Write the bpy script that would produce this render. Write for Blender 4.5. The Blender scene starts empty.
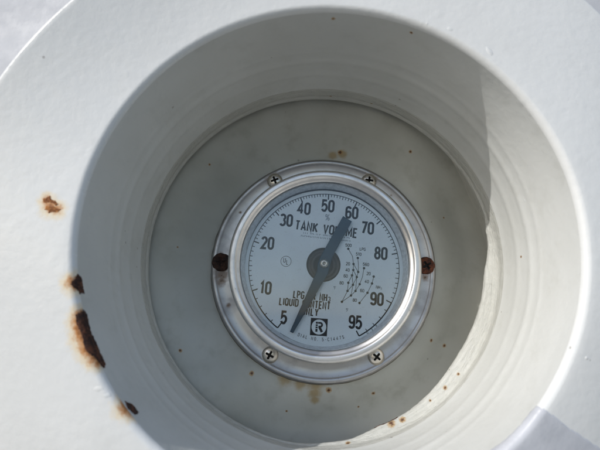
import bpy, bmesh, math, random
from mathutils import Vector, Matrix, noise
random.seed(7)
MM = 0.001
PI = math.pi
SC = bpy.context.scene
COL = SC.collection
rad = math.radians

# ------------------------------------------------------------------ camera
# The gauge looks out of a vertical tank wall: local x right, y up, z out of the wall.
# world = (x, -z, y); every thing's Empty carries that rotation (90 deg about X).
ROT = Matrix.Rotation(rad(90), 4, 'X')
cam_d = bpy.data.cameras.new('camera')
cam = bpy.data.objects.new('camera', cam_d)
COL.objects.link(cam)
SC.camera = cam
cam_d.sensor_width = 36.0
cam_d.lens = 27.0
cam_d.clip_start = 0.01
cam_d.clip_end = 2000.0
R_local = Matrix.Rotation(0.003, 4, 'Y') @ Matrix.Rotation(0.1972, 4, 'X')
cam.matrix_world = ROT @ Matrix.Translation(Vector((-6.716, -19.279, 155.964)) * MM) @ R_local
cam_d.dof.use_dof = True
cam_d.dof.focus_distance = 0.160
cam_d.dof.aperture_fstop = 20.0

# ------------------------------------------------------------------ sky and sun
SUN_AZ, SUN_EL = rad(-40.1), rad(30.9)          # travel direction in the wall plane, height off it
tx, ty, tz = math.cos(SUN_EL)*math.cos(SUN_AZ), math.cos(SUN_EL)*math.sin(SUN_AZ), -math.sin(SUN_EL)
travel = Vector((tx, -tz, ty))                   # world
to_sun = -travel
world = bpy.data.worlds.new("World")
SC.world = world
world.use_nodes = True
wn = world.node_tree
for n in list(wn.nodes): wn.nodes.remove(n)
sky = wn.nodes.new('ShaderNodeTexSky')
sky.sky_type = 'NISHITA'
sky.sun_disc = False
sky.sun_elevation = math.asin(to_sun.z)
sky.sun_rotation = math.atan2(to_sun.x, to_sun.y)
sky.air_density = 1.0
sky.dust_density = 1.3
bg = wn.nodes.new('ShaderNodeBackground'); bg.inputs[1].default_value = 0.15
wo = wn.nodes.new('ShaderNodeOutputWorld')
wn.links.new(sky.outputs[0], bg.inputs[0]); wn.links.new(bg.outputs[0], wo.inputs[0])
sun_d = bpy.data.lights.new('sun', 'SUN')
sun_d.energy = 2.45
sun_d.angle = rad(0.53)
sun_d.color = (1.0, 0.975, 0.935)
sun = bpy.data.objects.new('sun', sun_d)
COL.objects.link(sun)
sun.rotation_euler = travel.to_track_quat('-Z', 'Y').to_euler()
sun.location = to_sun * 3
SC.view_settings.view_transform = 'Standard'
SC.view_settings.look = 'None'
SC.view_settings.exposure = 0.12
SC.view_settings.gamma = 1.0
SC.view_settings.use_curve_mapping = False

# ------------------------------------------------------------------ helpers
def thing(name, label, cat, group=None):
    o = bpy.data.objects.new(name, None); COL.objects.link(o)
    o.empty_display_size = 0.01
    o.rotation_euler = (rad(90), 0, 0)
    o['label'] = label; o['category'] = cat
    if group: o['group'] = group
    return o

def link_mesh(name, verts, faces, mat, parent=None, smooth=True, mats=None, fm=None):
    me = bpy.data.meshes.new(name)
    me.from_pydata([(v[0]*MM, v[1]*MM, v[2]*MM) for v in verts], [], faces)
    for m in (mats or [mat]): me.materials.append(m)
    if fm:
        for i, p in enumerate(me.polygons): p.material_index = fm[i]
    if smooth: me.shade_smooth()
    me.update()
    o = bpy.data.objects.new(name, me); COL.objects.link(o)
    if parent: o.parent = parent
    else: o.rotation_euler = (rad(90), 0, 0)
    return o

def lathe(profile, n=192, closed=False, cx=0, cy=0):
    """profile list of (r,z) mm -> verts, faces about the z axis"""
    V = []; Fc = []
    m = len(profile)
    for i in range(n):
        a = 2*PI*i/n; c, s = math.cos(a), math.sin(a)
        for r, z in profile: V.append((cx+r*c, cy+r*s, z))
    for i in range(n):
        j = (i+1) % n
        for k in range(m if closed else m-1):
            k2 = (k+1) % m
            Fc.append((i*m+k, j*m+k, j*m+k2, i*m+k2))
    return V, Fc

def smoothstep(a, b, x):
    t = max(0.0, min(1.0, (x-a)/(b-a))); return t*t*(3-2*t)

# ------------------------------------------------------------------ node helpers
class NT:
    def __init__(s, name):
        s.m = bpy.data.materials.new(name); s.m.use_nodes = True
        s.t = s.m.node_tree
        for n in list(s.t.nodes): s.t.nodes.remove(n)
        s.out = s.n('ShaderNodeOutputMaterial')
        s.co = s.n('ShaderNodeTexCoord').outputs['Object']
    def n(s, typ, **kw):
        nd = s.t.nodes.new(typ)
        for k, v in kw.items(): setattr(nd, k, v)
        return nd
    def put(s, sock, v):
        if hasattr(v, 'links') or isinstance(v, bpy.types.NodeSocket): s.t.links.new(v, sock)
        else: sock.default_value = v
    def math(s, op, a, b=0.0, clamp=False):
        nd = s.n('ShaderNodeMath', operation=op, use_clamp=clamp)
        s.put(nd.inputs[0], a); s.put(nd.inputs[1], b); return nd.outputs[0]
    def noise(s, scale, detail=4, rough=0.55, vec=None, dist=0.0):
        nd = s.n('ShaderNodeTexNoise'); nd.inputs['Scale'].default_value = scale
        nd.inputs['Detail'].default_value = detail; nd.inputs['Roughness'].default_value = rough
        nd.inputs['Distortion'].default_value = dist
        s.put(nd.inputs['Vector'], vec if vec is not None else s.co); return nd.outputs['Fac']
    def ramp(s, fac, stops):
        nd = s.n('ShaderNodeValToRGB'); e = nd.color_ramp.elements
        e[0].position, e[0].color = stops[0][0], (*stops[0][1], 1)
        e[1].position, e[1].color = stops[-1][0], (*stops[-1][1], 1)
        for p, c in stops[1:-1]:
            q = e.new(p); q.color = (*c, 1)
        s.put(nd.inputs[0], fac); return nd.outputs[0]
    def mapr(s, v, a, b, c=0.0, d=1.0):
        nd = s.n('ShaderNodeMapRange'); nd.interpolation_type = 'SMOOTHSTEP'
        s.put(nd.inputs['Value'], v)
        for k, x in zip(('From Min', 'From Max', 'To Min', 'To Max'), (a, b, c, d)): nd.inputs[k].default_value = x
        return nd.outputs[0]
    def mix(s, f, a, b):
        nd = s.n('ShaderNodeMix', data_type='RGBA'); s.put(nd.inputs[0], f)
        for sock, v in ((nd.inputs[6], a), (nd.inputs[7], b)):
            if isinstance(v, tuple): v = (*v[:3], 1)
            s.put(sock, v)
        return nd.outputs[2]
    def bump(s, h, strength, dist, prev=None):
        nd = s.n('ShaderNodeBump'); nd.inputs['Strength'].default_value = strength
        nd.inputs['Distance'].default_value = dist; s.put(nd.inputs['Height'], h)
        if prev is not None: s.put(nd.inputs['Normal'], prev)
        return nd.outputs[0]
    def spots(s, lst, warp_scale=900, warp=0.5):
        """max over spots of 1-dist/r (clamped), edges broken by noise; lst of (x,y,z,r) mm"""
        nz = s.math('MULTIPLY', s.math('SUBTRACT', s.noise(warp_scale, 5, .65), .5), warp*2)
        acc = None
        for x, y, z, r in lst:
            d = s.n('ShaderNodeVectorMath', operation='DISTANCE')
            s.t.links.new(s.co, d.inputs[0]); d.inputs[1].default_value = (x*MM, y*MM, z*MM)
            v = s.math('SUBTRACT', 1.0, s.math('DIVIDE', d.outputs['Value'], r*MM))
            acc = v if acc is None else s.math('MAXIMUM', acc, v)
        return s.math('ADD', acc, nz)
    def principled(s, **kw):
        p = s.n('ShaderNodeBsdfPrincipled')
        for k, v in kw.items():
            if isinstance(v, tuple) and len(v) == 3: v = (*v, 1)
            s.put(p.inputs[k.replace('_', ' ')], v)
        s.t.links.new(p.outputs[0], s.out.inputs[0]); return p

# spot lists filled from measurements of the place (mm)
# stains round the rust: (azimuth, profile index, radius mm)
HALO = [(174.3, 30.2, 2.9), (173.2, 29, 2.3), (174.7, 31.7, 2.6), (-168.9, 41, 3.2), (-169.2, 38, 2.8), (-162, 40, 2.6), (-160.6, 38, 3.0), (-159.4, 37.5, 3.2), (-158.2, 38, 3.4), (-157, 38, 3.6), (-155.8, 38.5, 3.6),
        (-154.5, 39, 3.4), (-153.3, 39.5, 3.2), (-152, 40.5, 2.8), (-150.7, 42, 2.2), (-140.4, 46, 2.9), (-139.4, 44.5, 3.0), (-138.2, 46, 2.8)]
SPECKS_WALL = [(2.2, 61.2, 44.5, .8), (23.5, 56.8, 44.8, .6), (4.2, 60.2, 1.7, .6), (19.2, 57.3, 1.7, .6), (60.5, -1.8, 18.8, .5), (44.4, -38.2, 2.4, .6), (40.0, -42.5, 2.0, .8), (35.0, -46.5, 1.7, .5),
        (25.9, -52.6, 1.2, 1.3), (22.4, -53.9, .8, 1.6), (8.1, -59.4, 1.7, 1.1)]
FLOOR_SPECKS = [(-24.4, -39.6, -12, 1.0), (-48.4, -31.3, -12, .75), (46.9, -30.6, -12, .9), (41.2, -28.5, -12, .8), (-41.2, 36.2, -12, .55), (35.2, 42.3, -12, .8),
        (8.5, 43.1, -12, 1.1), (19.3, -47.1, -12, .8), (14, -52, -12, .5), (-12, -53, -12, .5), (3.0, -45.5, -12, 1.2), (-52, 5, -12, .4), (49, 18, -12, .5)]
FLOOR_STREAKS = [(-1.9, -43.6, -12, 4.2), (-2.1, -46.5, -12, 3.2), (-2.0, -49, -12, 2.2), (-7, -43.2, -12, 3.2), (-12.8, -42, -12, 3.4), (5.5, 42, -12, 2.2), (9.5, 42.5, -12, 2.2)]
FLANGE_STAINS = [(-37.4, 0, -9, 4.6), (-37.2, -3.2, -9, 3.9), (-37.3, -5.2, -9, 3.0), (-37.9, 4.0, -9, 1.8), (37.6, 0, -9, 4.2), (37.2, -4, -9, 1.8), (-33.6, 7, -9, 1.1), (-34.5, -14, -9, 1.2),
        (-31, 20.5, -9, .8), (-26.5, 22.6, -9, 1.0), (26, 27, -9, .6), (-18.8, 33.4, -9, 3.5), (18.5, 33.4, -9, 3.4)]
RUST_POLYS = [
 ([(-168.75, 36.0), (-171.25, 44.0), (-170.5, 48.25), (-166.75, 49.5), (-166.3, 44.75), (-168.0, 39.0)], 0, 'dark brown rust chip highest on the left rim edge'),
 ([(-162.25, 36.5), (-163.0, 46.0), (-161.75, 48.25), (-157.75, 47.25), (-155.25, 49.0), (-151.25, 49.5), (-150.0, 50.0), (-149.0, 45.75), (-152.25, 40.5), (-153.75, 37.0), (-155.75, 36.8), (-157.75, 37.5), (-160.25, 35.5)], 0, 'long dark brown rust chip on the left rim edge'),
 ([(-140.9, 47.5), (-139.75, 52.8), (-137.0, 52.5), (-137.0, 47.6), (-139.0, 45.6)], 0, 'small oval dark rust chip lowest on the left rim edge'),
 ([(-73.5, 139.6), (-69, 139.0), (-64, 139.3), (-64.5, 140.2), (-69, 140.4), (-73, 140.4)], 0, 'thin dark crack where paint lifts off the weld'),
 ([(172.4, 28.0), (172.1, 29.2), (172.75, 30.8), (173.4, 32.2), (174.1, 31.2), (173.6, 29.8), (173.4, 28.0)], 1, 'orange rust blister on the plate left of the recess'),
 ([(174.2, 29.0), (174.0, 31.0), (174.5, 33.0), (175.6, 32.2), (175.4, 29.9), (174.9, 28.5)], 1, 'orange rust blister on the plate left of the recess'),
]
FILM_POLY = [(-40.0, 45.25), (-39.5, 32.25), (-39.0, 28.0), (-38.5, 23.5), (-37.25, 13.75), (-36.8, 8.2), (-67, 8.2), (-67.5, 42.25), (-59.25, 48.5), (-53.75, 49.25), (-50.5, 47.25), (-45.5, 46.25), (-42.0, 46.5)]
# azimuth, profile index, radius, height, stretch, turn
LUMPS = [(59.25, 34, .9, .35, 1.5, .3), (48.75, 33.5, 1.1, .45, 1.9, -.3), (-26.25, 33.25, .55, .4, 1.2, 0), (-146.0, 34.5, 1.0, .3, 1.6, 1.0), (64.75, 36, .5, .25, 1, 0),
         (-30, 28, .4, .2, 1, 0), (168.75, 26, .5, .15, 1, 0), (-143.75, 36.5, .7, .25, 1.4, .8), (13.25, 84, .5, .25, 1.6, .2), (150, 28, .4, .12, 1, 0)]


def paint_material(name, base, dirt, spots_halo=None, specks=None, dirty=0.3, streaks=None, rough=.32, weld=False):
    N = NT(name)
    big = N.noise(22, 3)
    mid = N.noise(140, 4, .6)
    fine = N.noise(1500, 2, .7)
    col = N.mix(N.mapr(big, .35, .7, 0, dirty), base, dirt)
    col = N.mix(N.mapr(mid, .5, .75, 0, dirty*.7), col, dirt)
    # pin-head dirt specks
    vo = N.n('ShaderNodeTexVoronoi'); vo.inputs['Scale'].default_value = 230
    N.t.links.new(N.co, vo.inputs['Vector'])
    sp = N.math('LESS_THAN', vo.outputs['Distance'], N.mapr(N.noise(90, 2), .54, .72, 0, .10))
    col = N.mix(N.math('MULTIPLY', sp, .45), col, (.16, .14, .11))
    if streaks:
        v = N.spots(streaks, 210, .75)
        col = N.mix(N.mapr(v, -.1, .8, 0, .8), col, (.36, .26, .12))
    rgh = N.mapr(mid, .3, .7, rough-.06, rough+.1)
    if spots_halo:
        v = N.spots(spots_halo, 640, .62)
        col = N.mix(N.mapr(v, -.35, .45, 0, .62), col, (.74, .58, .33))
        col = N.mix(N.mapr(v, .25, .80, 0, .9), col, (.47, .19, .045))
        col = N.mix(N.mapr(v, .7, 1.0, 0, .7), col, (.20, .065, .02))
    if specks:
        v = N.spots(specks, 1400, .5)
        col = N.mix(N.mapr(v, -.1, .4, 0, .8), col, (.42, .26, .10))
        col = N.mix(N.mapr(v, .35, .7, 0, .95), col, (.09, .035, .02))
    # orange peel, runs and dust bumps
    b = N.bump(big, .35, .0012)
    b = N.bump(N.noise(420, 3, .5), .42 if not weld else .8, .00024 if not weld else .0005, b)
    vo2 = N.n('ShaderNodeTexVoronoi'); vo2.inputs['Scale'].default_value = 95
    N.t.links.new(N.co, vo2.inputs['Vector'])
    b = N.bump(N.mapr(vo2.outputs['Distance'], .0, .16, 1, 0), .35, .00012, b)
    b = N.bump(fine, .22, .00006, b)
    if weld:      # drawn-out ridges of thick brushed paint running along the weld
        sep = N.n('ShaderNodeSeparateXYZ'); N.t.links.new(N.co, sep.inputs[0])
        rr_ = N.math('SQRT', N.math('ADD', N.math('POWER', sep.outputs[0], 2.0), N.math('POWER', sep.outputs[1], 2.0)))
        an_ = N.math('ARCTAN2', sep.outputs[1], sep.outputs[0])
        cb = N.n('ShaderNodeCombineXYZ'); N.t.links.new(rr_, cb.inputs[0]); N.t.links.new(sep.outputs[2], cb.inputs[1])
        N.put(cb.inputs[2], N.math('MULTIPLY', an_, .010))
        st = N.noise(1100, 5, .62, cb.outputs[0], dist=.6)
        b = N.bump(st, .8, .0007, b)
        col = N.mix(N.mapr(st, .60, .72, 0, .22), col, (.36, .33, .27))
    N.principled(Base_Color=col, Roughness=rgh, Normal=b, Specular_IOR_Level=.35)
    return N.m

def metal_material(name, base, rough, spin=None, stains=None, dirt=.3, bumpd=.00003):
    N = NT(name)
    # turned finish: noise stretched along the circumference
    sep = N.n('ShaderNodeSeparateXYZ'); N.t.links.new(N.co, sep.inputs[0])
    off = spin or (0, 0)
    x = N.math('SUBTRACT', sep.outputs[0], off[0]*MM); y = N.math('SUBTRACT', sep.outputs[1], off[1]*MM)
    r = N.math('SQRT', N.math('ADD', N.math('MULTIPLY', x, x), N.math('MULTIPLY', y, y)))
    comb = N.n('ShaderNodeCombineXYZ'); N.t.links.new(r, comb.inputs[0]); N.t.links.new(sep.outputs[2], comb.inputs[1])
    turned = N.noise(5200, 3, .6, comb.outputs[0])
    cloud = N.noise(120, 5, .6)
    fine = N.noise(1300, 4, .7)
    col = N.mix(N.mapr(cloud, .42, .72, 0, dirt), base, tuple(c*.55 for c in base))
    pit = N.mapr(N.noise(1900, 2, .5), .68, .76)
    col = N.mix(N.math('MULTIPLY', pit, .5), col, (.10, .07, .05))
    rg = N.mapr(cloud, .3, .75, rough, rough+.16)
    met = 1.0
    if stains:
        v = N.spots(stains, 700, .7)
        m1 = N.mapr(v, 0, .9, 0, .7)
        col = N.mix(m1, col, (.23, .14, .07))
        col = N.mix(N.mapr(v, .8, 1.1, 0, .9), col, (.06, .03, .02))
        rg = N.math('ADD', rg, N.math('MULTIPLY', m1, .35))
        met = N.math('SUBTRACT', 1.0, N.math('MULTIPLY', m1, .9))
    b = N.bump(turned, .25, bumpd)
    b = N.bump(fine, .2, bumpd*1.5, b)
    b = N.bump(cloud, .12, .0001, b)
    N.principled(Base_Color=col, Metallic=met, Roughness=rg, Normal=b)
    return N.m

def simple(name, base, rough=.5, metallic=0.0, nscale=900, var=.25, bump=.00003, **kw):
    N = NT(name)
    f = N.noise(nscale, 4, .6)
    col = N.mix(N.mapr(f, .35, .7, 0, 1), base, tuple(c*(1-var) for c in base))
    b = N.bump(f, .4, bump)
    N.principled(Base_Color=col, Roughness=rough, Metallic=metallic, Normal=b, **kw)
    return N.m

def rust_material(name, dark, mid):
    N = NT(name)
    f = N.noise(650, 6, .65); g = N.noise(2600, 4, .7)
    col = N.mix(N.mapr(f, .40, .68), dark, mid)
    col = N.mix(N.mapr(g, .56, .75, 0, .6), col, tuple(min(1, c*2.2) for c in mid))
    b = N.bump(f, .9, .0004); b = N.bump(g, .8, .00015, b)
    N.principled(Base_Color=col, Roughness=.85, Normal=b)
    return N.m

# ------------------------------------------------------------------ the ground, far below the tank
def build_ground():
    N = NT('dry_ground')
    a = N.noise(.35, 6, .6); c = N.noise(9, 6, .7)
    col = N.mix(N.mapr(a, .35, .65), (.17, .162, .145), (.22, .212, .195))
    col = N.mix(N.mapr(c, .5, .75, 0, .6), col, (.15, .13, .09))
    N.principled(Base_Color=col, Roughness=.95, Normal=N.bump(c, .6, .03))
    me = bpy.data.meshes.new('ground')
    n = 24; s = 900.0; V = []; Fc = []
    for i in range(n+1):
        for j in range(n+1):
            u, v = (i/n*2-1), (j/n*2-1)
            V.append((u*abs(u)*s, v*abs(v)*s, -1.15))
    for i in range(n):
        for j in range(n): Fc.append((i*(n+1)+j, (i+1)*(n+1)+j, (i+1)*(n+1)+j+1, i*(n+1)+j+1))
    me.from_pydata(V, [], Fc); me.materials.append(N.m)
    o = bpy.data.objects.new('ground', me); COL.objects.link(o); o['kind'] = 'structure'
build_ground()

# ------------------------------------------------------------------ the recessed housing: one continuous revolved skin
#PROFILE-BEGIN
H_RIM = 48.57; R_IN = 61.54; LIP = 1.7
def interp_periodic(pts, a):
    a = (a + 180) % 360 - 180
    ks = sorted(pts)
    for i in range(len(ks)):
        a0, v0 = ks[i]; a1, v1 = ks[(i+1) % len(ks)]
        if i == len(ks)-1: a1 += 360
        for aa in (a, a+360):
            if a0 <= aa <= a1:
                t = (aa-a0)/(a1-a0); t = t*t*(3-2*t); return v0+(v1-v0)*t
    return ks[0][1]
LIP_R = [(-179, 60.0), (-100, 60.2), (-84, 59.5), (-70, 57.7), (-35, 55.9), (-8, 56.6), (8, 59.0), (16, 60.1), (100, 60.0)]
def wall_r(z):
    r = 60.0 + 1.54*z/H_RIM
    for zc, h, w in ((29, .10, 1.0), (24, .24, 1.4), (16.5, .20, 1.5), (7.0, .28, 1.8)):
        r -= h*math.exp(-((z-zc)/w)**2)
    r += .25*smoothstep(20, 34, z)
    return r
def prof(az_deg):
    """list of (r,z) from the outer edge of the plate to the bottom of the cavity"""
    w = .6 + 9.5*max(0.0, math.cos(math.radians(az_deg-212)))**2 + 9.0*max(0.0, math.cos(math.radians(az_deg+22)))**2 - 7.0*max(0.0, math.cos(math.radians(az_deg-136)))**2   # falls away to left and right
    P = []
    def zt(r):
        t = max(0.0, (r-(R_IN+LIP))/33.0); return H_RIM - w*(.35*t+.65*t**1.8)
    ro = 99.6*(155.96-(H_RIM-w*.95))/(155.96-44.57) - 1.3
    ze = zt(ro)
    for k in range(7):                      # outer edge, rolled over
        a = k/6*PI/2
        P.append((ro+1.3*math.cos(a), ze-1.3+1.3*math.sin(a)-(4.5 if k == 0 else 0)))
    for k in range(1, 30):
        r = ro - (ro-(R_IN+LIP))*k/29
        P.append((r, zt(r)))
    for k in range(1, 11):                  # lip
        a = PI/2 + PI/2*k/10
        P.append((R_IN+LIP+LIP*math.cos(a), H_RIM-LIP+LIP*math.sin(a)))
    zs = [H_RIM-LIP-i*(H_RIM-LIP-3.5)/84 for i in range(1, 85)]
    for z in zs: 
        k = smoothstep(H_RIM-LIP, H_RIM-LIP-8, z)
        P.append((R_IN*(1-k)+wall_r(z)*k, z))
    lr = interp_periodic(LIP_R, az_deg)
    r0 = P[-1][0]
    for k in range(1, 9):                   # weld bead shelf
        t = k/8
        P.append((r0+(lr+.5-r0)*t, 3.5-2.3*(t**.8)))
    P += [(lr+.12, .75), (lr, .2), (lr+.05, -.5), (lr+.5, -1.1), (lr+1.6, -1.6), (64, -2.2), (66.2, -4), (66.2, -10), (66.2, -20)]
    return P
#PROFILE-END
NP = len(prof(0)); NA = 540
SPLITS = {'rim_plate': (0, 7+29+10-1), 'cup_wall': (7+29+10-1, 7+29+10+84-9), 'weld_bead': (7+29+10+84-9, NP-1)}
def wobble(az, k, r, z):
    a = math.radians(az)
    p = Vector((math.cos(a), math.sin(a), 0))
    n1 = noise.noise(p*2.3+Vector((0, 0, z*.05)))*.18
    if k >= SPLITS['weld_bead'][0]+6 and k < NP-6:
        q = Vector((r*math.cos(a), r*math.sin(a), z))
        d = abs(((az+35+180) % 360)-180); kk = .12+.88*(1-smoothstep(38, 62, d))
        n1 += (noise.noise(q*.45)*.12 + noise.noise(q*1.3+Vector((5, 1, 2)))*.07 + noise.noise(q*3.1)*.04)*kk
    return n1
def surf(az, s):
    P = prof(az); k = min(int(s), NP-2); f = s-k
    r = P[k][0]*(1-f)+P[k+1][0]*f; z = P[k][1]*(1-f)+P[k+1][1]*f
    r += wobble(az, k, r, z)
    a = math.radians(az)
    return Vector((r*math.cos(a), r*math.sin(a), z))
def surf_n(az, s):
    e = .15
    du = surf(az+e, s)-surf(az-e, s); dv = surf(az, min(s+.3, NP-1.01))-surf(az, max(s-.3, 0))
    n = du.cross(dv); n.normalize()
    p = surf(az, s)
    tgt = Vector((0, 0, 1)) if s < 41 else Vector((-p.x, -p.y, 25))
    if n.dot(tgt) < 0: n = -n
    return n

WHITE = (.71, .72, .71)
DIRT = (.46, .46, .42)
HALO_PTS = [(*surf(a_, s_), r_) for a_, s_, r_ in HALO]
mat_plate = paint_material('white_paint', WHITE, (.56, .565, .55), HALO_PTS, None, dirty=.22, rough=.24)
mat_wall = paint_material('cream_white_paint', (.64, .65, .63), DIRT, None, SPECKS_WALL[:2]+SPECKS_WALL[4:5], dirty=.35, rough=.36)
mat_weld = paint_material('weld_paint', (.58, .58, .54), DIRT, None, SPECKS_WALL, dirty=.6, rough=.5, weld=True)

housing = thing('gauge_housing', 'white painted round recess with rusty chips on its left rim edge', 'gauge housing')
grid = []
for i in range(NA):
    az = 360*i/NA - 180
    P = prof(az); a = math.radians(az); row = []
    for k, (r, z) in enumerate(P):
        rr = r + wobble(az, k, r, z)
        row.append((rr*math.cos(a), rr*math.sin(a), z))
    grid.append(row)
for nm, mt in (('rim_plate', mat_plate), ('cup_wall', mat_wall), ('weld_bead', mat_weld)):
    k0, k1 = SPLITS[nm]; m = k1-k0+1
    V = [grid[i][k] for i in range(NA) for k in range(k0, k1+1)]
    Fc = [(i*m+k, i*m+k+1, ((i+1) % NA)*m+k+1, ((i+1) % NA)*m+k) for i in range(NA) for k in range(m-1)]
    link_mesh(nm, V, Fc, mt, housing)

# floor of the recess, set lower than the welded lip
FLOOR_Z = -12.0
def floor_z(r, az):                      # dished: rises to the wall, but lowered under the weld at lower right to keep it in shadow
    d = abs(((az+35+180) % 360)-180); k = 1-smoothstep(52, 100, d)
    return FLOOR_Z + -7.5*k*smoothstep(42, 60, r) + 8.6*(1-k)*smoothstep(40, 62, r)
def on_floor(lst): return [(x, y, floor_z(math.hypot(x, y), math.degrees(math.atan2(y, x))), r) for x, y, z, r in lst]
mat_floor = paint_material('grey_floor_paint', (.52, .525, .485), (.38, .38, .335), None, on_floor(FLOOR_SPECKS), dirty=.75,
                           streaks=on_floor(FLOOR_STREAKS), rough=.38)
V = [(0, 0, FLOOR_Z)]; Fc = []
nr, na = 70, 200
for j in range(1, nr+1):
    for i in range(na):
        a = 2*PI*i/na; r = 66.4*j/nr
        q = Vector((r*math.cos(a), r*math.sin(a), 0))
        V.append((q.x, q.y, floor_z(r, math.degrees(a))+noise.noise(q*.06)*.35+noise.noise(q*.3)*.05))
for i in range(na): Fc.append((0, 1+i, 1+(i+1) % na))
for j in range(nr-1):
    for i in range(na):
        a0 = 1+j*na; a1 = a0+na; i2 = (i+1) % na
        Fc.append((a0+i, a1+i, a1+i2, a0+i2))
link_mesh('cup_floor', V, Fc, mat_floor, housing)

# ---- things lying on that skin: rust flakes, film, paint lumps
def inside(poly, x, y):
    c = False; n = len(poly)
    for i in range(n):
        x0, y0 = poly[i]; x1, y1 = poly[(i+1) % n]
        if (y0 > y) != (y1 > y) and x < (x1-x0)*(y-y0)/(y1-y0)+x0: c = not c
    return c
def edge_dist(poly, x, y, sx=1.0, sy=1.0):
    d = 1e9; n = len(poly)
    for i in range(n):
        x0, y0 = poly[i][0]*sx, poly[i][1]*sy; x1, y1 = poly[(i+1) % n][0]*sx, poly[(i+1) % n][1]*sy
        px, py = x*sx, y*sy
        L = (x1-x0)**2+(y1-y0)**2; t = max(0, min(1, ((px-x0)*(x1-x0)+(py-y0)*(y1-y0))/max(L, 1e-9)))
        d = min(d, math.hypot(px-x0-t*(x1-x0), py-y0-t*(y1-y0)))
    return d
def skin_patch(name, poly, mat, height, step_az, step_s, jag=0.0, rough=0.0, label=None):
    """raised patch that follows the housing's skin; poly in (azimuth deg, profile index)"""
    xs = [p[0] for p in poly]; ys = [p[1] for p in poly]
    nx = int((max(xs)-min(xs))/step_az)+3; ny = int((max(ys)-min(ys))/step_s)+3
    x0 = min(xs)-step_az; y0 = min(ys)-step_s
    idx = {}; V = []; Fc = []
    deg_mm = 1.08
    def ok(i, j):
        x = x0+i*step_az; y = y0+j*step_s
        if jag:
            x += noise.noise(Vector((x*1.3, y*.9, 3.1)))*jag; y += noise.noise(Vector((x*1.3, y*.9, 9.7)))*jag*1.3
        return inside(poly, x, y)
    def vert(i, j):
        if (i, j) in idx: return idx[(i, j)]
        x = x0+i*step_az; y = y0+j*step_s
        bd = not all(ok(i+a, j+b) for a in (-1, 0, 1) for b in (-1, 0, 1))
        h = -.12 if bd else height*(1+rough*noise.noise(Vector((x*2, y*2, 0)))*2)
        p = surf(x, y)+surf_n(x, y)*h
        idx[(i, j)] = len(V); V.append(tuple(p)); return idx[(i, j)]
    for i in range(nx):
        for j in range(ny):
            if ok(i, j) and ok(i+1, j) and ok(i, j+1) and ok(i+1, j+1):
                Fc.append((vert(i, j), vert(i+1, j), vert(i+1, j+1), vert(i, j+1)))
    o = link_mesh(name, V, Fc, mat, housing)
    if label: o['label'] = label
    return o
mat_rust = rust_material('dark_rust', (.028, .012, .009), (.13, .045, .020))
mat_rust2 = rust_material('orange_rust', (.22, .075, .02), (.50, .21, .06))
for poly, mt, lb in RUST_POLYS:
    skin_patch('rust_patch', poly, mat_rust if mt == 0 else mat_rust2, .10, .10, .14, jag=.5, rough=.5, label=lb)
N = NT('pale_film')
f = N.noise(160, 4, .6)
N.principled(Base_Color=N.mix(N.mapr(f, .35, .7), (.53, .545, .58), (.47, .485, .52)), Roughness=.34,
             Normal=N.bump(f, .5, .0005), Sheen_Weight=.0)
skin_patch('film_patch', FILM_POLY, N.m, .16, .22, .5, jag=.12, label='bluish white film stuck over the rim, bounded by a dark edge')

def lump(az, s, r, h, mat, name='paint_lump', stretch=1.0, ang=0.0):
    c = surf(az, s); n = surf_n(az, s)
    u = n.cross(Vector((0, 0, 1)))
    if u.length < 1e-3: u = Vector((1, 0, 0))
    u.normalize(); v = n.cross(u)
    u, v = u*math.cos(ang)+v*math.sin(ang), v*math.cos(ang)-u*math.sin(ang)
    V = []; Fc = []; nn = 20; mm = 7
    for j in range(mm+1):
        t = j/mm
        for i in range(nn):
            a = 2*PI*i/nn
            rr = r*t*(1+.22*noise.noise(Vector((math.cos(a)*1.5+az, math.sin(a)*1.5, s))))
            hh = h*(1-t*t)**1.0 - .05
            V.append(tuple(c+u*rr*math.cos(a)*stretch+v*rr*math.sin(a)+n*hh))
    for j in range(mm):
        for i in range(nn): Fc.append((j*nn+i, j*nn+(i+1) % nn, (j+1)*nn+(i+1) % nn, (j+1)*nn+i))
    link_mesh(name, V, Fc, mat, housing)
for az, s, r, h, st, an in LUMPS: lump(az, s, r*.8, h*.4, mat_plate, stretch=st, ang=an)

# ------------------------------------------------------------------ the tank's skin beyond the plate
def build_tank():
    V = []; Fc = []; nr, na = 70, 240
    for j in range(nr+1):
        t = j/nr; r = 88+t**1.7*420
        for i in range(na):
            a = 2*PI*i/na; x, y = r*math.cos(a), r*math.sin(a)
            z = 36.5 - .00028*(x*x) - .00010*y*y
            g = noise.noise(Vector((x*.030+y*.022, (y-.55*x)*.060, .3)))*1.0
            z += g*smoothstep(95, 110, r)
            V.append((x, y, z))
    for j in range(nr):
        for i in range(na):
            i2 = (i+1) % na
            Fc.append((j*na+i, (j+1)*na+i, (j+1)*na+i2, j*na+i2))
    m = paint_material('tank_paint', (.50, .51, .535), (.46, .47, .495), dirty=.3, rough=.6)
    o = link_mesh('tank_shell', V, Fc, m)
    # thickness
    md = o.modifiers.new('thickness', 'SOLIDIFY'); md.thickness = .004; md.offset = -1
    o['label'] = 'white tank skin showing past the corners of the round plate'; o['category'] = 'tank'
build_tank()

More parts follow.
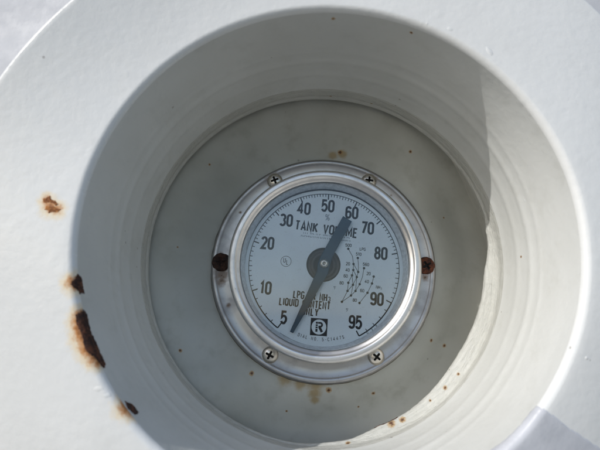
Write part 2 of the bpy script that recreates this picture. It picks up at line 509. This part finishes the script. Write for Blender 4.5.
# ------------------------------------------------------------------ the gauge
GX, GY = 1.3, -1.9
gauge = thing('tank_gauge', 'round steel dial gauge reading tank volume, blue pointer, screwed to the recess floor', 'gauge')
gauge.location = (GX*MM, 0, GY*MM)
ZF = -8.5                                        # top of mounting flange
mat_flange = metal_material('dull_steel', (.42, .415, .42), .30, stains=FLANGE_STAINS, dirt=.45)
mat_bezel = metal_material('bright_steel', (.74, .73, .72), .32, dirt=.35, bumpd=.00002)
mat_inner = simple('inner_ring_paint', (.86, .88, .90), .35, metallic=.0)
mat_screw = metal_material('screw_steel', (.66, .62, .56), .24, dirt=.5)
mat_recess = simple('recess_black', (.018, .015, .013), .8)  # near-black colour for the faces of the cross recess
mat_ink = simple('dial_ink', (.004, .008, .014), .6, var=.1, Specular_IOR_Level=.08)
mat_ink_soft = simple('dial_ink_soft', (.14, .19, .25), .5, var=.2)
mat_brown_rust = rust_material('screw_rust', (.05, .017, .010), (.19, .055, .022))
mat_black_rust = rust_material('black_rust', (.018, .009, .007), (.07, .028, .014))

# mounting flange with rounded raised outer edge
fl = [(30, -11.9), (41.3, -11.9), (41.3, -9.6), (41.15, -9.0), (40.75, -8.62), (40.2, -8.5), (39.6, -8.55), (39.2, -8.75), (38.9, -8.95), (36, -9.0), (33, -9.0), (30, -9.0)]
V, Fc = lathe(fl, 256, closed=True)
link_mesh('mounting_flange', V, Fc, mat_flange, gauge)
# gasket of old sealant under it
V, Fc = lathe([(36, -12.3), (41.9, -12.3), (41.8, -11.4), (41.0, -11.0), (36, -11.0)], 200, closed=True)
V = [(x*(1+.006*noise.noise(Vector((x*.3, y*.3, 0)))), y*(1+.006*noise.noise(Vector((x*.3, y*.3, 5)))), z) for x, y, z in V]
link_mesh('gasket', V, Fc, simple('old_gasket', (.16, .14, .10), .8), gauge)

def arc_pts(cx, cz, r, a0, a1, n):
    return [(cx+r*math.cos(rad(a0+(a1-a0)*i/n)), cz+r*math.sin(rad(a0+(a1-a0)*i/n))) for i in range(n+1)]
bz = [(33.9, -9.3), (33.9, -8.9), (33.5, -8.2), (33.3, -7.0), (33.1, -1.6), (32.6, -1.3), (32.6, -.9), (33.0, -.6)]
bz += arc_pts(31.9, 1.7, 1.35, -10, 90, 9)
bz += arc_pts(31.2, 2.35, .7, 90, 165, 5)
bz += [(30.2, 2.1), (29.6, 1.9), (29.3, 1.55), (29.15, .9), (29.0, -4.5), (31, -4.5), (31, -9.3)]
V, Fc = lathe(bz, 256, closed=True)
bez = link_mesh('bezel', V, Fc, mat_bezel, gauge)
V, Fc = lathe([(29.14, .0), (28.95, -.15), (28.4, -3.2), (28.1, -3.9), (28.1, -4.4), (29.1, -4.4)], 256, closed=True)
link_mesh('inner_ring', V, Fc, mat_inner, gauge)

# screws
def cross_head(R=2.95, h=1.5):
    nr, na = 30, 96
    V = [(0, 0, 0)]; 
    def z_at(x, y):
        r = math.hypot(x, y); t = r/R
        z = h*(1-t**2.6)**.55 if t < 1 else 0
        z = .28 + z*.95
        ax, ay = abs(x), abs(y)
        w = .34
        inn = (ax < w and ay < 1.5-.25*ax) or (ay < w and ax < 1.5-.25*ay) or (ax+ay < .8)
        if inn: return z-1.15+.35*(r/1.6), True
        return z, False
    cen = z_at(0, 0); V = [(0, 0, cen[0])]; Fc = []; fm = []; flag = [True]
    for j in range(1, nr+1):
        r = R*j/nr
        for i in range(na):
            a = 2*PI*i/na; x, y = r*math.cos(a), r*math.sin(a); z, q = z_at(x, y)
            V.append((x, y, z)); flag.append(q)
    for i in range(na): V.append((R, 0, 0)); V[-1] = (R*math.cos(2*PI*i/na), R*math.sin(2*PI*i/na), -.3); flag.append(False)
    for i in range(na): Fc.append((0, 1+i, 1+(i+1) % na)); fm.append(1)
    for j in range(nr):
        for i in range(na):
            i2 = (i+1) % na; f = (1+j*na+i, 1+(j+1)*na+i, 1+(j+1)*na+i2, 1+j*na+i2)
            Fc.append(f); fm.append(1 if any(flag[k] for k in f) else 0)
    return V, Fc, fm
cv, cf, cfm = cross_head()
SCREWS = [(119, 37.3, 20, 0, 'clean upper left cross-head screw'), (61.5, 37.0, -8, 0, 'clean upper right cross-head screw'),
          (-121.5, 36.6, 62, 0, 'clean lower left cross-head screw'), (-60, 36.7, 50, 0, 'clean lower right cross-head screw'),
          (.5, 37.6, 30, 1, 'rusted brown screw at the right'), (177.5, 37.5, 0, 2, 'rusted black screw at the left')]
for az, r, tw, kind, lb in SCREWS:
    me_mats = [[mat_screw, mat_recess], [mat_brown_rust, mat_recess], [mat_black_rust, mat_black_rust]][kind]
    s = 1.0 if kind == 0 else (1.08 if kind == 1 else 1.14)
    VV = []
    for x, y, z in cv:
        if kind:
            q = noise.noise(Vector((x*.8, y*.8, z*.8+kind*7)))
            if kind == 2: z = min(1.3, max(z, .75 if math.hypot(x, y) < 2.3 else z)) + q*.35
            else: z = max(z, 1.1 if math.hypot(x, y) > .8 and math.hypot(x, y) < 2.0 else z-.0) + q*.2
            x *= 1+q*.07; y *= 1+q*.07
        VV.append((x*s, y*s, z))
    o = link_mesh('screw', VV, cf, None, gauge, mats=me_mats, fm=cfm)
    o.location = (r*math.cos(rad(az))*MM, r*math.sin(rad(az))*MM, -8.95*MM)
    o.rotation_euler = (0, 0, rad(tw))
    o['label'] = lb
# dial with a hole for the magnet
DY = -.6
ZD = -4.0
N = NT('dial_white')
f = N.noise(60, 4, .6); g = N.noise(900, 3, .6)
col = N.mix(N.mapr(f, .35, .7), (.78, .86, .91), (.72, .80, .85))
col = N.mix(N.mapr(g, .62, .78, 0, .3), col, (.40, .40, .36))
N.principled(Base_Color=col, Roughness=.42, Normal=N.bump(g, .2, .00003))
mat_dial = N.m
V = []; Fc = []; n = 160
for i in range(n):
    a = 2*PI*i/n; c, s = math.cos(a), math.sin(a)
    V += [(6.1*c-.13, 6.1*s+.19, ZD), (28.1*c, 28.1*s+DY, ZD), (28.1*c, 28.1*s+DY, ZD-.6), (6.1*c-.13, 6.1*s+.19, ZD-.6)]
for i in range(n):
    j = (i+1) % n
    for k in range(4): Fc.append((i*4+k, j*4+k, j*4+(k+1) % 4, i*4+(k+1) % 4))
dial = link_mesh('dial_face', V, Fc, mat_dial, gauge, smooth=False)

# --- printed lettering: stroke font, each text one flat print on the dial
def AR(cx, cy, rx, ry, a0, a1, n=9):
    return [(cx+rx*math.cos(rad(a0+(a1-a0)*i/n)), cy+ry*math.sin(rad(a0+(a1-a0)*i/n))) for i in range(n+1)]
W = .44; h2 = .22
G6 = [AR(.22, .78, .22, .22, 15, 180)+AR(.22, .24, .22, .24, 180, 360)+AR(.22, .38, .22, .20, 0, 165)]
GL = {
 '0': (W, [AR(.22, .78, .22, .22, 0, 180)+AR(.22, .22, .22, .22, 180, 360)+['c']]),
 '1': (.26, [[(.0, .78), (.16, 1), (.16, 0)]]),
 '2': (W, [AR(.22, .75, .22, .25, 170, -35)+[(0, 0), (.46, 0)]]),
 '3': (W, [AR(.2, .76, .23, .24, 155, -75), AR(.2, .27, .24, .27, 75, -155)]),
 '4': (.48, [[(.34, 0), (.34, 1), (0, .28), (.5, .28)]]),
 '5': (W, [[(.42, 1), (.04, 1), (.01, .52)]+AR(.2, .34, .24, .30, 125, -60)+AR(.2, .24, .22, .24, -60, -165)]),
 '6': (W, G6),
 '7': (W, [[(0, 1), (.44, 1), (.15, 0)]]),
 '8': (W, [AR(.22, .76, .19, .24, 0, 360, 18)[:-1]+['c'], AR(.22, .27, .22, .27, 0, 360, 18)[:-1]+['c']]),
 '9': (W, [[(.44-x, 1-y) for x, y in G6[0]]]),
 'A': (.5, [[(0, 0), (.25, 1), (.5, 0)], [(.09, .3), (.41, .3)]]),
 'C': (W, [AR(.22, .76, .22, .24, 10, 180)+AR(.22, .24, .22, .24, 180, 350)]),
 'D': (W, [[(0, 0), (0, 1)]+AR(.18, .74, .26, .26, 90, 0)+AR(.18, .26, .26, .26, 0, -90)+['c']]),
 'E': (.4, [[(.4, 1), (0, 1), (0, 0), (.4, 0)], [(0, .52), (.34, .52)]]),
 'F': (.4, [[(.4, 1), (0, 1), (0, 0)], [(0, .52), (.34, .52)]]),
 'G': (W, [AR(.22, .76, .22, .24, 10, 180)+AR(.22, .24, .22, .24, 180, 360)+[(.44, .46), (.24, .46)]]),
 'H': (.44, [[(0, 0), (0, 1)], [(.44, 0), (.44, 1)], [(0, .5), (.44, .5)]]),
 'I': (.06, [[(.03, 0), (.03, 1)]]),
 'K': (.46, [[(0, 0), (0, 1)], [(.44, 1), (.02, .42)], [(.14, .58), (.46, 0)]]),
 'L': (.38, [[(0, 1), (0, 0), (.38, 0)]]),
 'M': (.6, [[(0, 0), (0, 1), (.3, .25), (.6, 1), (.6, 0)]]),
 'N': (.46, [[(0, 0), (0, 1), (.46, 0), (.46, 1)]]),
 'O': (.46, [AR(.23, .77, .23, .23, 0, 180)+AR(.23, .23, .23, .23, 180, 360)+['c']]),
 'P': (.42, [[(0, 0), (0, 1)]+AR(.2, .74, .22, .26, 90, -90)+[(0, .48)]]),
 'Q': (.46, [AR(.23, .77, .23, .23, 0, 180)+AR(.23, .23, .23, .23, 180, 360)+['c'], [(.26, .22), (.5, -.04)]]),
 'R': (.44, [[(0, 0), (0, 1)]+AR(.2, .74, .22, .26, 90, -90)+[(0, .48)], [(.2, .46), (.44, 0)]]),
 'S': (.42, [AR(.21, .76, .2, .24, 15, 250)+AR(.21, .26, .21, .26, 75, -165)]),
 'T': (.46, [[(0, 1), (.46, 1)], [(.23, 1), (.23, 0)]]),
 'U': (.44, [[(0, 1)]+AR(.22, .22, .22, .22, 180, 360)+[(.44, 1)]]),
 'V': (.48, [[(0, 1), (.24, 0), (.48, 1)]]),
 'Y': (.46, [[(0, 1), (.23, .45), (.46, 1)], [(.23, .45), (.23, 0)]]),
 '%': (.62, [AR(.12, .76, .12, .2, 0, 360, 12)[:-1]+['c'], AR(.5, .24, .12, .2, 0, 360, 12)[:-1]+['c'], [(.08, 0), (.54, 1)]]),
 '-': (.3, [[(.02, .48), (.28, .48)]]), '.': (.1, [[(.05, -.03), (.05, .12)]]), ' ': (.3, []),
 'o': (.24, [AR(.12, .86, .11, .13, 0, 360, 10)[:-1]+['c']]),
}
def ribbon(pts, w, z, V, Fc):
    closed = pts[-1] == 'c'
    P = [Vector(p) for p in (pts[:-1] if closed else pts)]
    Q = [P[0]]
    for p in P[1:]:
        if (p-Q[-1]).length > 1e-5: Q.append(p)
    if closed and (Q[0]-Q[-1]).length < 1e-5: Q.pop()
    P = Q; n = len(P); b = len(V)
    for i in range(n):
        d0 = (P[i]-P[i-1]) if (closed or i > 0) else (P[1]-P[0])
        d1 = (P[(i+1) % n]-P[i]) if (closed or i < n-1) else (P[-1]-P[-2])
        d0 = d0.normalized(); d1 = d1.normalized()
        n0 = Vector((-d0.y, d0.x)); n1 = Vector((-d1.y, d1.x))
        m = n0+n1
        if m.length < .2: m = n0
        m.normalize(); k = w/2/max(.38, m.dot(n0))
        e = Vector((0, 0))
        V.append((P[i].x+m.x*k, P[i].y+m.y*k, z)); V.append((P[i].x-m.x*k, P[i].y-m.y*k, z))
    for i in range(n if closed else n-1):
        j = (i+1) % n
        Fc.append((b+2*i, b+2*i+1, b+2*j+1, b+2*j))
class Print:
    def __init__(s): s.V = []; s.F = []; s.z = 0
    def lift(s): s.z = (s.z+1) % 6; return ZD+.012+s.z*.004
    def text(s, txt, cx, cy, h, ang=0.0, sw=.15, xs=1.0, gap=.15, arc=None, center=True, total=None):
        a = rad(ang); tot = sum(GL[c][0] for c in txt)*xs*h+gap*h*(len(txt)-1)
        if total: gap = (total - sum(GL[c][0] for c in txt)*xs*h)/max(1, len(txt)-1)/h; tot = total
        x = -tot/2
        for c in txt:
            gw, strokes = GL[c]; gw *= xs*h
            if arc:      # text on a circle round (0,DY): arc=(radius, centre angle), letters upright towards centre
                R, A0 = arc; aa = rad(A0)+(x+gw/2)/R
                ox, oy = R*math.cos(aa), R*math.sin(aa)+DY; rot = aa+PI/2; bx = -gw/2
            else: ox, oy, rot, bx = cx, cy, a, x
            for st in strokes:
                cl = st[-1] == 'c'; pts = []
                for q in (st[:-1] if cl else st):
                    lx = bx+q[0]*xs*h; ly = (q[1]-.5)*h
                    pts.append((ox+lx*math.cos(rot)-ly*math.sin(rot), oy+lx*math.sin(rot)+ly*math.cos(rot)))
                ribbon(pts+(['c'] if cl else []), sw*h, s.lift(), s.V, s.F)
            x += gw+gap*h
        return s
    def line(s, pts, w): ribbon(list(pts), w, s.lift(), s.V, s.F); return s
    def disc(s, x, y, r, n=20):
        b = len(s.V); z = s.lift()
        s.V += [(x+r*math.cos(2*PI*i/n), y+r*math.sin(2*PI*i/n), z) for i in range(n)]
        s.F.append(tuple(range(b, b+n))); return s
    def build(s, name, mat=None): return link_mesh(name, s.V, s.F, mat or mat_ink, dial, smooth=False)
TILT = -5.0
NUM = {'5': (-14.07, -18.23), '10': (-20.56, -8.0), '20': (-20.15, 7.99), '30': (-13.44, 16.36), '40': (-7.03, 20.75), '50': (1.75, 21.7),
       '60': (10.4, 19.15), '70': (15.93, 13.46), '80': (20.45, 4.24), '90': (18.5, -11.9), '95': (10.75, -19.86)}
for t, (x, y) in NUM.items():
    Print().text(t, x, y, 3.95, TILT, sw=.20, xs=.90, gap=.22).build('numeral')
Print().text('TANK VOLUME', 1.0, 13.05, 3.1, -8.0, sw=.195, xs=.92, gap=.17, total=22.2).build('lettering')
Print().text('LPG OR NH', -4.9, -10.85, 2.35, -6, sw=.20, xs=.82, total=11.6).text('3', 1.75, -12.0, 1.5, -6, sw=.2).build('lettering')
Print().text('LIQUID CONTENT', -6.8, -13.5, 2.35, -5.5, sw=.20, xs=.82, total=17.6).build('lettering')
Print().text('ONLY', -5.0, -16.3, 2.35, -5.5, sw=.20, xs=.82, total=5.5).build('lettering')
Print().text('%', 1.5, 17.4, 2.3, TILT, sw=.10).build('lettering', mat_ink_soft)
Print().text('DIAL NO. 5-C1447S', 0, 0, 1.05, sw=.15, arc=(25.1, -93.0), total=16.0).build('lettering')
Print().text('U.S.A.', 0, 0, .95, sw=.15, arc=(27.1, -52.0), total=5.2).build('lettering')
# two rows of very small print, too small to read
pr = Print(); rr = random.Random(5)
for (xa, ya), (xb, yb) in (((-7.2, 11.35), (9.3, 9.55)), ((-8.1, 10.35), (9.5, 8.4))):
    L = math.hypot(xb-xa, yb-ya); ux, uy = (xb-xa)/L, (yb-ya)/L; t = 0
    while t < L:
        w_ = rr.uniform(.28, .5); hh = .62
        if rr.random() < .84:
            x, y = xa+ux*t, ya+uy*t
            pr.line([(x, y), (x-uy*hh, y+ux*hh)], .16)
            if rr.random() < .7: pr.line([(x+ux*.05, y+uy*.05+(rr.random()*.5)), (x+ux*w_, y+uy*w_+rr.random()*.5)], .14)
        t += w_+.22
pr.build('small_print', mat_ink_soft)

# scale: ticks and arc
KEY = [(5, -127.5), (10, -161.6), (20, -200.2), (30, -229.2), (40, -252.0), (50, -274.4), (60, -297.6), (70, -321.2), (80, -349.6), (90, -388.4), (95, -423.6)]
def ang_of(v):
    for (v0, a0), (v1, a1) in zip(KEY, KEY[1:]):
        if v0 <= v <= v1: return a0+(a1-a0)*(v-v0)/(v1-v0)
sc = Print()
def pol(r, a): return (r*math.cos(rad(a)), r*math.sin(rad(a))+DY)
for v in range(5, 96):
    a = ang_of(v); big = v % 10 == 0 or v in (5, 95); mid = v % 5 == 0
    sc.line([pol(26.7, a), pol(24.7 if big else (25.5 if mid else 25.75), a)], .42 if big else .26)
sc.line([pol(26.75, ang_of(5)+(ang_of(95)-ang_of(5))*i/220) for i in range(221)], .26)
sc.line([pol(26.7, ang_of(5)+(ang_of(10)-ang_of(5))*i/20) for i in range(21)], .42)
sc.line([pol(26.7, ang_of(90)+(ang_of(95)-ang_of(90))*i/20) for i in range(21)], .42)
sc.build('scale_marks')
sc = Print(); sc.line([pol(27.55, -124+60*i/60) for i in range(61)], .12); sc.build('edge_line')

# correction curves with dots
P_ = [(8.82, 5.87), (12.15, 2.55), (14.26, -1.09), (17.61, -4.07), (10.56, .4), (10.44, -1.73), (12.16, -2.44), (9.94, -3.61), (11.62, -4.25), (8.57, -6.25), (10.21, -6.96), (12.58, -6.75), (8.23, -9.12), (11.04, -9.13), (9.42, -10.69), (6.19, -12.87), (16.93, -6.5), (15.25, -9.75), (12.34, -13.29)]
cvp = Print()
for x, y in P_: cvp.disc(x, y, .43)
for chain in ([0, (10.27, 3.16), 4, 5, 7, 9, 12, 15], [1, (12.3, 0), 6, 8, 10, 12], [2, (13.61, -4.21), 11, 13, 14, 15], [4, 6], [5, (11.1, -3.1), 8, 13], [7, 10, 14], [3, 16, 17, 18]):
    cvp.line([P_[c] if isinstance(c, int) else c for c in chain], .19)
cvp.build('correction_curves')
cl = Print()
for t, x, y in (('500', 8.92, 7.14), ('LPG', 13.98, 5.72), ('510', 12.5, 3.92), ('560', 15.0, .25), ('20', 8.6, .48), ('40', 8.4, -1.73), ('60', 7.7, -3.86), ('80', 6.17, -6.29), ('20', 15.84, -3.01), ('40', 15.1, -5.8), ('60', 13.4, -8.99), ('80', 10.7, -12.3), ('NH', 19.0, -7.8)):
    cl.text(t, x, y, 1.0, TILT, sw=.2, xs=1.15, gap=.25)
cl.text('3', 20.1, -8.3, .7, TILT, sw=.16)
cl.build('curve_labels')
cl = Print(); cl.text('oF', 3.7, -8.08, 1.05, TILT-8, sw=.16).text('oF', 7.92, -15.77, 1.05, TILT-8, sw=.16); cl.build('curve_labels', mat_ink_soft)
# approval mark
ul = Print(); ul.line(AR(-13.49, 1.38, 1.85, 1.85, 0, 360, 36)[:-1]+['c'], .17)
ul.text('U', -14.0, 1.75, 1.5, TILT, sw=.15).text('L', -13.0, 1.0, 1.5, TILT, sw=.15); ul.build('approval_mark')
# maker's mark: dark square, pale disc, split R
lx, ly, lz = -1.95, -21.5, ZD+.012
ca, sa = math.cos(rad(TILT+1)), math.sin(rad(TILT+1))
def LG(x, y, z): return (lx+x*ca-y*sa, ly+x*sa+y*ca, z)
sq = 2.95; nn = 48
V = [LG(2.55*math.cos(2*PI*i/nn), 2.55*math.sin(2*PI*i/nn), lz) for i in range(nn)]
for i in range(nn):
    a = 2*PI*i/nn; c, s = math.cos(a), math.sin(a); k = sq/max(abs(c), abs(s)); V.append(LG(k*c, k*s, lz))
Fc = [(i, nn+i, nn+(i+1) % nn, (i+1) % nn) for i in range(nn)]
link_mesh('maker_mark', V, Fc, mat_ink, dial, smooth=False)
mk = Print()
def tl(pts, w): mk.line([LG(x, y, 0)[:2] for x, y in pts], w)
for y0, y1 in ((1.05, 1.75), (.30, .85), (-.45, .10), (-1.65, -.65)): tl([(-.78, y0), (-.78, y1)], .72)
tl([(-.35, 1.42)]+[(.45+.62*math.cos(rad(t)), .78+.64*math.sin(rad(t))) for t in range(90, -91, -15)]+[(-.15, .14)], .62)
tl([(.15, .05), (1.15, -1.65)], .85)
mk.build('maker_mark')

# magnet cup behind the hole
V, Fc = lathe([(6.4, ZD-.55), (6.0, ZD-.6), (5.9, ZD-1.6), (4.7, ZD-1.7), (4.5, ZD-1.35), (3.4, ZD-1.3), (3.2, ZD-1.7), (0.01, ZD-1.7)], 96, cx=-.13, cy=.19)
link_mesh('magnet_cup', V, Fc, metal_material('brown_metal', (.09, .083, .08), .42, spin=(-.13, .19), dirt=.6, bumpd=.0001), gauge)
# pointer
pp = [(7.02, 17.53), (10.14, 15.54), (3.1, 3.0), (1.9, -1.0), (1.3, -3.2), (-10.85, -23.5), (-11.95, -23.0), (-2.55, -2.2), (-2.3, .3), (-1.4, 2.6)]
bm = bmesh.new()
vs = [bm.verts.new((x*MM, y*MM, -2.75*MM)) for x, y in pp]
f = bm.faces.new(vs); 
ext = bmesh.ops.extrude_face_region(bm, geom=[f]); tv = [e for e in ext['geom'] if isinstance(e, bmesh.types.BMVert)]
bmesh.ops.translate(bm, verts=tv, vec=(0, 0, .5*MM))
top = [e for e in ext['geom'] if isinstance(e, bmesh.types.BMFace)]
bmesh.ops.inset_region(bm, faces=top, thickness=.28*MM, depth=.16*MM)
bmesh.ops.recalc_face_normals(bm, faces=bm.faces[:])
me = bpy.data.meshes.new('pointer'); bm.to_mesh(me); bm.free()
me.materials.append(simple('blue_black_enamel', (.012, .055, .095), .42, var=.15, nscale=300, Specular_IOR_Level=.28))
ptr = bpy.data.objects.new('pointer', me); COL.objects.link(ptr); ptr.parent = gauge
dome = [(1.55, -2.4), (1.55, -2.0), (1.4, -1.75), (1.0, -1.55), (.45, -1.45), (.40, -1.75), (.01, -1.8)]
V, Fc = lathe(dome, 48, cx=.03, cy=.36)
link_mesh('pivot', V, Fc, mat_screw, ptr)

# window
N = NT('clear_window')
fr = N.n('ShaderNodeFresnel'); fr.inputs['IOR'].default_value = 1.45
gl = N.n('ShaderNodeBsdfGlossy'); gl.inputs['Roughness'].default_value = .06
N.put(gl.inputs['Normal'], N.bump(N.noise(30, 2), .3, .0005))
tr = N.n('ShaderNodeBsdfTransparent'); tr.inputs[0].default_value = (.975, .985, .99, 1)
mx = N.n('ShaderNodeMixShader'); N.put(mx.inputs[0], fr.outputs[0]); N.t.links.new(tr.outputs[0], mx.inputs[1]); N.t.links.new(gl.outputs[0], mx.inputs[2])
df = N.n('ShaderNodeBsdfDiffuse'); df.inputs[0].default_value = (.5, .55, .6, 1)
mx2 = N.n('ShaderNodeMixShader')
N.put(mx2.inputs[0], N.math('ADD', N.mapr(N.noise(2400, 3, .6), .64, .74, 0, .20), N.mapr(N.noise(70, 4), .4, .75, .001, .006)))
N.t.links.new(mx.outputs[0], mx2.inputs[1]); N.t.links.new(df.outputs[0], mx2.inputs[2])
N.t.links.new(mx2.outputs[0], N.out.inputs[0])
V, Fc = lathe([(.01, 1.3), (20, 1.3), (29.0, 1.3), (29.1, 1.1), (29.1, .2), (29.0, .1), (.01, .1)], 128, closed=False)
link_mesh('glass_window', V, Fc, N.m, gauge, smooth=False)
